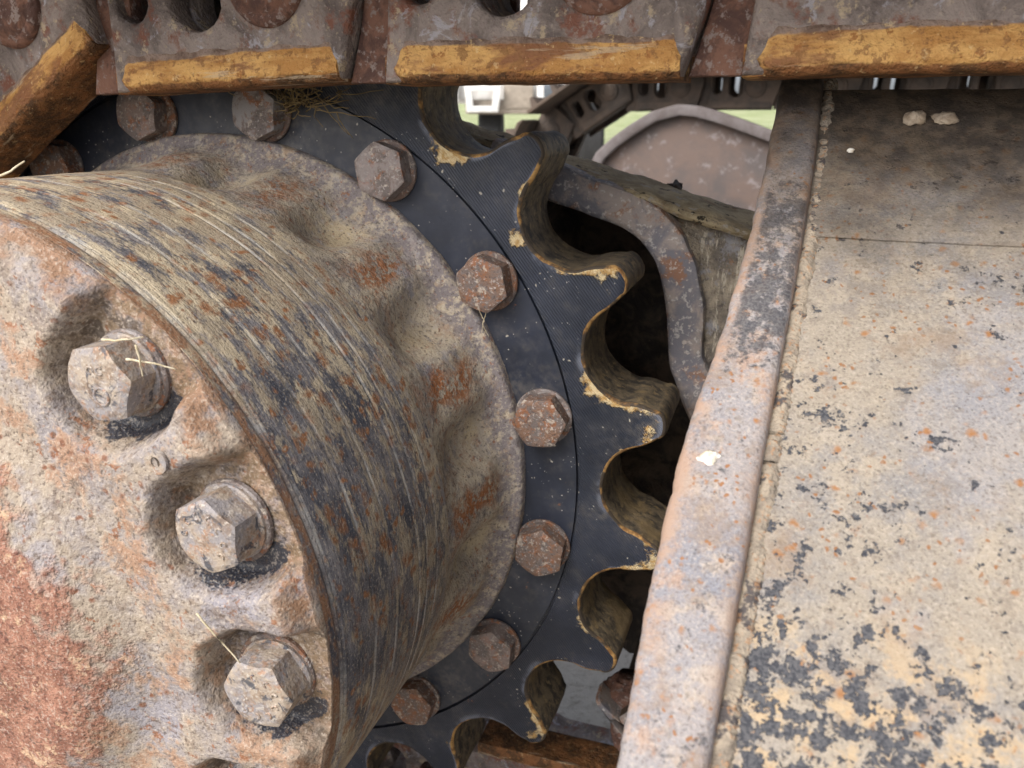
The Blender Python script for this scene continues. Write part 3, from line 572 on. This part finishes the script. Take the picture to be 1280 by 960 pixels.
def chain(label, yc, xmax, dx=0, LM=LM):
    root = empty('track_chain', (dx, 0, 0)); tag(root, label, 'track chain', 'track chains of the machine')
    P = pin_path(xmax); W2 = .113
    for k in range(1, len(P)):
        (x0, z0), (x1, z1) = P[k - 1], P[k]; ang = -math.atan2(z1 - z0, x1 - x0)
        def mk(name, me, parent, loc=(0, 0, 0), rot=(0, 0, 0), sc=(1, 1, 1)):
            o = bpy.data.objects.new(name, me); o.location = loc; o.rotation_euler = rot; o.scale = sc; return link(o, parent)
        # near plate, then its mirror image on the other side
        tw = .058 if (z1 > .3 and x1 > 0) else 0
        for sgn in (1, -1):
            j = random.uniform(-.0012, .0012)
            l = mk('link', LM['web'], root, (x1, yc - sgn * W2 + sgn * (j + .0005), z1 + (.0125 if tw and sgn < 0 else 0)), (0, ang + random.uniform(-.004, .004), -sgn * .016), (1, sgn, 1))
            mk('inner_plate', LM['inner'], l); mk('neck', LM['neck'], l); mk('rail', LM['rail'], l); mk('pin', LM['pin'], l)
        mk('bushing', LM['bush'], root, (x1, yc - W2, z1), (tw, ang, 0))
        mk('track_shoe', LM['shoe'], root, (x1, yc - W2, z1), (tw, ang, 0))
    return root
chain('rusty track chain with worn orange yellow rail edges running over the black sprocket', CY, 1.5)
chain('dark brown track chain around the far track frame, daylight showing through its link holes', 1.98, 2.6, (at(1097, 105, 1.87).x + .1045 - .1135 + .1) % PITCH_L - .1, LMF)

# ------------------------------------------------------------------ track frame on this side
Z0, SL = .285, .75
def on_slope(px, py, up=0.):
    d = ray(px, py); o = CP; t = (Z0 + up + SL * o.y - o.z) / (d.z - SL * d.y); return o + d * t
NS = Vector((0, -SL, 1)).normalized()
def frame():
    root = empty('track_undercarriage', (.6, 0, GZ)); tag(root, 'dusty sloping steel track frame with rust specks and flaking black paint', 'track frame')
    inv = Vector((.6, 0, GZ))
    def put(name, V, F, mats, **k):
        o = mesh_obj(name, V, F, mats, None, **k); o.parent = root; o.location = -inv; return o
    def sheet(name, x0, x1, y0, y1, lift, mat, nx=70, ny=70, th=.012):
        V = []
        for i in range(nx):
            for j in range(ny):
                x = x0 + (x1 - x0) * i / (nx - 1); y = y0 + (y1 - y0) * j / (ny - 1)
                h = lift + .0012 * fbm((x, y, 0), 9) + .0004 * fbm((x, y, 3), 40); V.append(Vector((x, y, Z0 + SL * y)) + NS * h)
        F = grid_faces(nx, ny); n0 = len(V)
        ring = [i * ny for i in range(nx)] + [(nx - 1) * ny + j for j in range(1, ny)] + [i * ny + ny - 1 for i in range(nx - 2, -1, -1)] + [j for j in range(ny - 2, 0, -1)]
        for q in ring: V.append(V[q] - NS * th)
        L = len(ring)
        for i in range(L): F.append((ring[i], ring[(i + 1) % L], n0 + (i + 1) % L, n0 + i))
        return put(name, V, F, mat, sharp=45)
    # two plates with a joint where the upper one laps over the lower
    seam = -.1045
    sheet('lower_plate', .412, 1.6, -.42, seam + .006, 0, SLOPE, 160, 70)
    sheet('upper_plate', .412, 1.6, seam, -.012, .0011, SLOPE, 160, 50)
    # raised end plate
    L = [(975, 100), (957, 200), (934, 300), (905, 400), (876, 480), (850, 560), (828, 650), (806, 760), (788, 860), (770, 960)]
    Rr = [(1030, 100), (1019, 200), (1003, 300), (985, 400), (970, 480), (955, 560), (940, 650), (921, 760), (903, 860), (885, 960)]
    up = .008; LP = [on_slope(*p, up * 1.25) for p in L]; RP = [on_slope(*p, up * 1.25) for p in Rr]
    def ext(A):
        a = A[0] + (A[0] - A[1]).normalized() * .012; b = A[-1] + (A[-1] - A[-2]).normalized() * .12; return [a] + A + [b]
    LP, RP = ext(LP), ext(RP)
    def samp(A, t):
        f = t * (len(A) - 1); i = min(int(f), len(A) - 2); return A[i].lerp(A[i + 1], f - i)
    n = 150; V = []; RIM = []; cs = [(0, -.034), (-.0002, -.004), (.0006, -.0012), (.0026, 0), (.006, .0004), None]
    for i in range(n):
        t = i / (n - 1); a, b = samp(LP, t), samp(RP, t); d = (b - a).normalized(); wdt = (b - a).length
        jag = .0009 * fbm(a, 60) + .0005 * fbm(a, 200)
        us = [(0, -.034, 1), (-.0001, -.0045, 1), (.0008, -.0015, 1), (.003, -.0002, .9), (.0065, 0, .5), (wdt * .4, .0003, 0), (wdt * .7, .0001, 0), (wdt - .004, 0, .2), (wdt - .0012, -.0008, .6), (wdt, -.0035, .8), (wdt + .001, -.014, .5)]
        for u, h, e in us:
            p = a + d * (u + (jag if u < .004 else 0)) + NS * (h + .0003 * fbm(a + d * u, 60)); V.append(p); RIM.append(e)
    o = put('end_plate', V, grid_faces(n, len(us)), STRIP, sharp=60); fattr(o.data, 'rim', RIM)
    # weld bead along the inner edge of the end plate
    pts = []; rad = []
    for i in range(420):
        t = i / 419; b = samp(RP, t); pts.append(b + Vector((.003 + .0009 * fbm(b, 60), 0, 0)) - NS * (.0112 + .0006 * fbm(b, 90))); rad.append(.0050 + .00025 * math.sin(i * 2.1 + 4 * fbm(b, 20)) + .0007 * fbm(b, 45) + .0006 * fbm(b, 160))
    V, F = tube(pts, rad, 14); put('weld_bead', V, F, WELD)
    # side wall and the closed far side
    V = [(.43, -.42, Z0 - .42 * SL - .008), (1.6, -.42, Z0 - .42 * SL - .008), (1.6, -.40, GZ + .16), (.43, -.40, GZ + .16)]; V += [(x, y + .02, z) for x, y, z in V]
    put('side_plate', V, [(0, 1, 2, 3), (4, 5, 6, 7), (0, 1, 5, 4), (1, 2, 6, 5), (2, 3, 7, 6), (3, 0, 4, 7)], SLOPE, smooth=False)
    V = [(.43, -.012, Z0 - .011), (1.6, -.012, Z0 - .011), (1.6, .30, .0), (.43, .30, .0), (.43, .30, GZ + .16), (1.6, .30, GZ + .16)]
    put('back_plate', V, [(0, 1, 2, 3), (3, 2, 5, 4)], SLOPE, smooth=False)
    return root
frame()

def guard():
    root = empty('motor_guard', (.33, .1, 0)); tag(root, 'mud caked steel guard with a curved lip around a dark cavity behind the sprocket', 'motor guard'); inv = Vector((.33, .1, 0))
    def put(name, V, F, mats, **k):
        o = mesh_obj(name, V, F, mats, None, **k); o.parent = root; o.location = -inv; return o
    def smooth(P, n):
        out = []
        for i in range(n):
            f = i / (n - 1) * (len(P) - 1); k = min(int(f), len(P) - 2); t = f - k
            p0, p1, p2, p3 = P[max(k - 1, 0)], P[k], P[k + 1], P[min(k + 2, len(P) - 1)]
            out.append(.5 * ((2 * p1) + (p2 - p0) * t + (2 * p0 - 5 * p1 + 4 * p2 - p3) * t * t + (3 * p1 - p0 - 3 * p2 + p3) * t ** 3))
        return out
    # curved lip: the front edge of a bent plate, extruded backwards
    pxs = [(600, 215), (640, 236), (680, 250), (735, 270), (778, 287), (806, 310), (824, 345), (833, 400), (836, 455), (846, 488), (862, 530)]
    pin_ = smooth([at(*p, .09) for p in pxs] + [Vector((.395, .09, -.06)), Vector((.385, .09, -.18)), Vector((.33, .09, -.262)), Vector((.31, .09, -.285))], 110)
    out = []; n = len(pin_)
    for i in range(n):
        T = (pin_[min(i + 1, n - 1)] - pin_[max(i - 1, 0)]).normalized(); Nn = Vector((-T.z, 0, T.x)); Nn = Nn if Nn.z * 1 + Nn.x > 0 else -Nn
        out.append(pin_[i] + Nn * (.0285 + .0020 * fbm(pin_[i], 40)))
    V = []
    for i in range(n):
        a, b = pin_[i], out[i]; d = (b - a); j = Vector((fbm(a, 50), 0, fbm(a + Vector((3, 0, 0)), 50))) * .0010
        for p, y in ((a + j, .30), (a + j, .20), (a + j, .12), (a + j, .0945), (a + d * .08 + j, .0915), (a + d * .2, .090), (a + d * .8, .090), (a + d * .95 - j, .0918), (b - j, .096), (b, .115)): V.append(Vector((p.x, y, p.z)))
    mi = []; F = grid_faces(n, 10)
    for i in range(n - 1): mi += [1, 1, 1, 0, 0, 0, 0, 0, 0]
    put('lip', V, F, [LIP, DARK], mi=mi, sharp=28)
    # mud covered ledges above the lip, running back
    step = 110 // 12
    lo = [Vector((q.x, .0985, q.z)) for q in out[:66:5]]; m = len(lo)
    mid = [at(560 + 470 * k / (m - 1), 168 + 162 * k / (m - 1), .112) for k in range(m)]
    top = [at(520 + 440 * k / (m - 1), 135 + 135 * k / (m - 1), .20) for k in range(m)]
    n = 90; A, B, C = smooth(lo, n), smooth(mid, n), smooth(top, n); V = []
    for i in range(n):
        Bf = B[i] + Vector((0, -.020, .004)); Bb = B[i] + Vector((0, .004, -.002))
        rows = [A[i] + Vector((0, -.004, -.006)), A[i]] + [A[i].lerp(Bb, f) for f in (.25, .5, .75, .93)] + [Bb, Bf + Vector((0, .004, -.0035)), Bf, Bf + Vector((0, .003, .003))] + [(Bf + Vector((0, .003, .003))).lerp(C[i], f) + Vector((0, 0, .004 * math.sin(PI * f))) for f in (.15, .3, .5, .7, .85, .96)] + [C[i] + Vector((0, .012, -.006)), C[i] + Vector((0, .02, -.012)), C[i] + Vector((0, .03, -.02))]
        for p in rows: V.append(p + Vector((0, fbm(p, 40) * .002, fbm(p + Vector((1, 2, 3)), 30) * .0028)))
    mi = []
    for i in range(n - 1): mi += [1] * 6 + [0] * (len(rows) - 7)
    put('muddy_ledge', V, grid_faces(n, len(rows)), [MUDM, GPL], mi=mi, sharp=50)
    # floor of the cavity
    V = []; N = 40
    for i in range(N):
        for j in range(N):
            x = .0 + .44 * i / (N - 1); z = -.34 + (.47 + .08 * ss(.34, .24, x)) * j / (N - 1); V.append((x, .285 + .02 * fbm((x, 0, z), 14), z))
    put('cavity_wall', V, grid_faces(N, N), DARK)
    # clods of mud on the ledge
    for px, py, s in ((843, 226, .0065),):
        p = at(px, py + 8, .19); bm = bmesh.new(); bmesh.ops.create_icosphere(bm, subdivisions=2, radius=s)
        for v in bm.verts: v.co *= 1 + .8 * fbm(v.co + Vector((px, 0, 0)), 130); 
        me = bpy.data.meshes.new('mud_clod'); bm.to_mesh(me); bm.free(); me.materials.append(DARK); o = bpy.data.objects.new('mud_clod', me); link(o, root); o.location = p - inv
    return root
guard()

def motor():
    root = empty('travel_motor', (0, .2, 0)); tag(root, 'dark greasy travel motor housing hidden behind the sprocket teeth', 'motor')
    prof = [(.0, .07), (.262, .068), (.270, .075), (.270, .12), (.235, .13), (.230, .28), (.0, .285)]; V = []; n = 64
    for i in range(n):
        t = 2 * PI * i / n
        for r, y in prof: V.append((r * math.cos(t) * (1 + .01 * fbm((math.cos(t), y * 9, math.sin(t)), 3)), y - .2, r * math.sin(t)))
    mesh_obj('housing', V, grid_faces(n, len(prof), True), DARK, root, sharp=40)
motor()

# rough rusty bracket end under the guard
def bracket():
    V = []; n, m = 40, 12
    pts = [at(768, 840, .13), at(764, 862, .125), at(766, 890, .12), at(780, 930, .12), at(800, 980, .12)]
    rad = [.012, .02, .021, .018, .016]
    P = []; R_ = []
    for i in range(n):
        f = i / (n - 1) * 4; k = min(int(f), 3); P.append(pts[k].lerp(pts[k + 1], f - k) + Vector((.016, 0, 0))); R_.append((rad[k] * (1 - f + k) + rad[k + 1] * (f - k)))
    V, F = tube(P, R_, 22); V = [v + Vector((fbm(v, 45), fbm(v + Vector((5, 0, 0)), 45), fbm(v, 60))) * .007 for v in V]
    c = P[0].copy(); o = mesh_obj('frame_bracket', [v - c for v in V], F, PIN); o.location = c; tag(o, 'rough rust and mud covered bracket end below the dark cavity beside the end plate', 'bracket')
bracket()

# ------------------------------------------------------------------ track frame on the far side: a rounded end plate with a rim
def far_frame():
    YF = 1.80; root = empty('track_undercarriage', (0, YF, GZ)); tag(root, 'pinkish grey rounded far track frame end with a raised rim', 'track frame'); inv = Vector((0, YF, GZ))
    top = [(700, 290), (738, 232), (756, 197), (772, 182), (794, 166), (820, 150), (850, 142), (872, 144), (894, 150), (926, 161), (958, 173), (1010, 192), (1100, 205), (1300, 210)]
    P = [at(x, y, YF) for x, y in top]; lower = [Vector((P[-1].x, YF, -.32)), Vector((-.02, YF, -.32)), Vector((-.22, YF, -.20))]
    loop = [(p.x, p.z) for p in P + lower]
    o = from_mesh('end_face', extrude2d([loop], YF, YF + .05, .004), FAR, root); o.location = -inv
    # rim
    V = []; n = len(P)
    Q = []
    for i in range(n - 1):
        for k in range(5): Q.append(P[i].lerp(P[i + 1], k / 5))
    for i in range(len(Q)):
        T = (Q[min(i + 1, len(Q) - 1)] - Q[max(0, i - 1)]).normalized(); Nn = Vector((-T.z, 0, T.x)); Nn = Nn if Nn.z > 0 or (abs(Nn.z) < .3 and Nn.x < 0) else -Nn
        for u, y in ((-.004, .0), (-.004, -.03), (.002, -.034), (.020, -.034), (.024, -.03), (.024, .04)): V.append(Q[i] + Nn * u + Vector((0, y, 0)))
    o = mesh_obj('rim', V, grid_faces(len(Q), 6), plain('far_rim_steel', (.19, .17, .17), .7, (.12, .10, .095), 12), root, sharp=40); o.location = -inv
far_frame()

# ------------------------------------------------------------------ parked truck far behind
def truck():
    c = at(640, 146, 8.6); o0 = Vector((c.x, c.y, GZ)); root = empty('parked_truck', o0); root.rotation_euler = (0, 0, .30); tag(root, 'white truck front with dark tyre parked beyond the machine', 'truck')
    def bx(name, lo, hi, mt, bev=.02, par=None): return bevel_box(name, lo, hi, mt, par or root, bev)
    bx('cab', (-.9, .35, .95), (.75, 2.6, 2.6), WHITE, .08)
    b = bx('bumper', (-.55, .12, .80), (.30, .34, .96), GREYP, .03)
    # open white tow frame
    fr = [(-.52, .82), (-.16, .82), (-.12, 1.10), (-.54, 1.10)]; ho = [(-.45, .89), (-.23, .89), (-.21, 1.05), (-.46, 1.05)]
    from_mesh('tow_frame', extrude2d([fr, ho], -.02, .10, .008), WHITE, root)
    bx('grille_panel', (-.10, .10, .86), (.24, .20, 1.25), GREYP, .02)
    h = bx('headlight', (.28, .04, .90), (.74, .34, 1.18), WHITE, .05); bx('lens', (.36, .02, .98), (.66, .05, 1.12), GLASS, .01, h)
    bx('mud_flap', (-.86, .2, .35), (-.64, .28, 1.3), WHITE, .02)
    for x in (-.28, .95):
        V = []; n = 40; prof = [(.0, -.10), (.25, -.11), (.28, -.14), (.44, -.14), (.48, -.10), (.48, .10), (.44, .14), (0, .14)]
        for i in range(n):
            t = 2 * PI * i / n
            for r, xx in prof: V.append((xx, r * math.cos(t), r * math.sin(t)))
        w_ = mesh_obj('wheel', V, grid_faces(n, len(prof), True), RUBBER, root, sharp=40); w_.location = (x, .75, .48)
truck()

# ------------------------------------------------------------------ small loose things
def straw(pts, label, r=.0005, group=None, n=14, wob=.0015):
    P = [Vector(p) for p in pts]; out = []
    for i in range(n):
        f = i / (n - 1) * (len(P) - 1); k = min(int(f), len(P) - 2); t = f - k; q = P[k].lerp(P[k + 1], t * t * (3 - 2 * t) * .3 + t * .7); out.append(q + Vector((fbm(q, 70), fbm(q, 60) * .5, fbm(q + Vector((9, 0, 0)), 70))) * wob)
    return tube(out, [r * (1 - .5 * i / n) for i in range(n)], 5)
def strand_thing(name, strands, label, cat, r=.0005, mat=STRAW):
    VV = []; FF = []
    for s in strands:
        v, f = straw(s, '', r); off = len(VV); VV += v; FF += [tuple(q + off for q in a) for a in f]
    c = sum(VV, Vector()) / len(VV); o = mesh_obj(name, [v - c for v in VV], FF, mat); o.location = c; tag(o, label, cat); return o
S = []
for k in range(110):
    a = at(random.gauss(364, 24), random.gauss(126, 9), -.004); L = random.uniform(.006, .028); an = random.gauss(.2, 1.0)
    S.append([a, a + Vector((L * .5 * math.cos(an), random.uniform(-.012, .0), L * .5 * math.sin(an) * .6)), a + Vector((L * math.cos(an + .4), random.uniform(-.014, .0), L * math.sin(an + .4) * .7))])
for A, B in (((385, 135), (478, 112)), ((400, 128), (436, 168)), ((420, 140), (440, 172)), ((330, 118), (350, 150)), ((395, 140), (470, 150))):
    p, q = at(*A, -.010), at(*B, -.006); S.append([p, p.lerp(q, .5) + Vector((0, -.004, .002)), q])
strand_thing('dry_grass_tuft', S, 'matted tuft of dry grass caught on top of the black sprocket', 'grass tuft', .00045, plain('matted_grass', (.30, .22, .10), .9, (.16, .115, .06), 60, .0003))
strand_thing('dry_straw', [[at(246, 765, -.2665), at(275, 800, -.2650), at(301, 831, -.2640)]], 'single pale straw stem lying on the cover between two bolts', 'straw', .0006)
strand_thing('straw_wisp', [[at(128, 425, -.266), at(160, 424, -.268), at(180, 421, -.263)], [at(158, 448, -.266), at(190, 452, -.264), at(216, 461, -.260)], [at(170, 430, -.266), at(176, 450, -.266), at(178, 470, -.262)]], 'thin pale wisps of straw around a cover bolt', 'straw', .0006)
strand_thing('straw_wisp', [[at(600, 388, -.006), at(607, 400, -.008), at(602, 418, -.006)], [at(610, 385, -.006), at(605, 405, -.008), at(612, 420, -.006)]], 'tiny straw wisp hanging below a sprocket bolt', 'straw', .00035)
strand_thing('grass_blade', [[at(-12, 222, -.24), at(10, 214, -.24), at(31, 202, -.236)]], 'dry grass blade poking up over the drum edge', 'straw', .0007)
def blob(name, c, s, flat, label, cat, mat, nrm=None, seed=0):
    bm = bmesh.new(); bmesh.ops.create_icosphere(bm, subdivisions=3, radius=1)
    for v in bm.verts:
        k = 1 + .45 * fbm(v.co + Vector((seed, 0, 0)), 1.3); v.co = Vector((v.co.x * s * k, v.co.y * s * k * .8, v.co.z * s * flat * k))
    me = bpy.data.meshes.new(name); bm.to_mesh(me); bm.free(); me.materials.append(mat); me.polygons.foreach_set('use_smooth', [True] * len(me.polygons))
    o = link(bpy.data.objects.new(name, me)); o.location = c; o.rotation_euler = (nrm or NS).to_track_quat('Z', 'Y').to_euler(); tag(o, label, cat)
    return o
CLAY = plain('dry_clay', (.40, .33, .25), .9, (.25, .19, .13), 150, .002)
blob('clay_lump', on_slope(1143, 148, .004), .0052, .6, 'rounded dry clay lump on the shaded top of the track frame', 'clay lump', CLAY, seed=1)
blob('clay_flake', on_slope(1180, 147, .003), .0058, .3, 'flat dry clay flake beside the rounded lump on the frame', 'clay lump', CLAY, seed=6)
blob('pale_pebble', on_slope(1063, 188, .003), .0018, .7, 'tiny white pebble stuck near the weld on the frame', 'pebble', PALE, seed=9)
blob('bird_dropping', on_slope(886, 572, .0103), .0042, .16, 'white bird dropping splashed on the bluish end plate', 'dropping', PALE, seed=4)
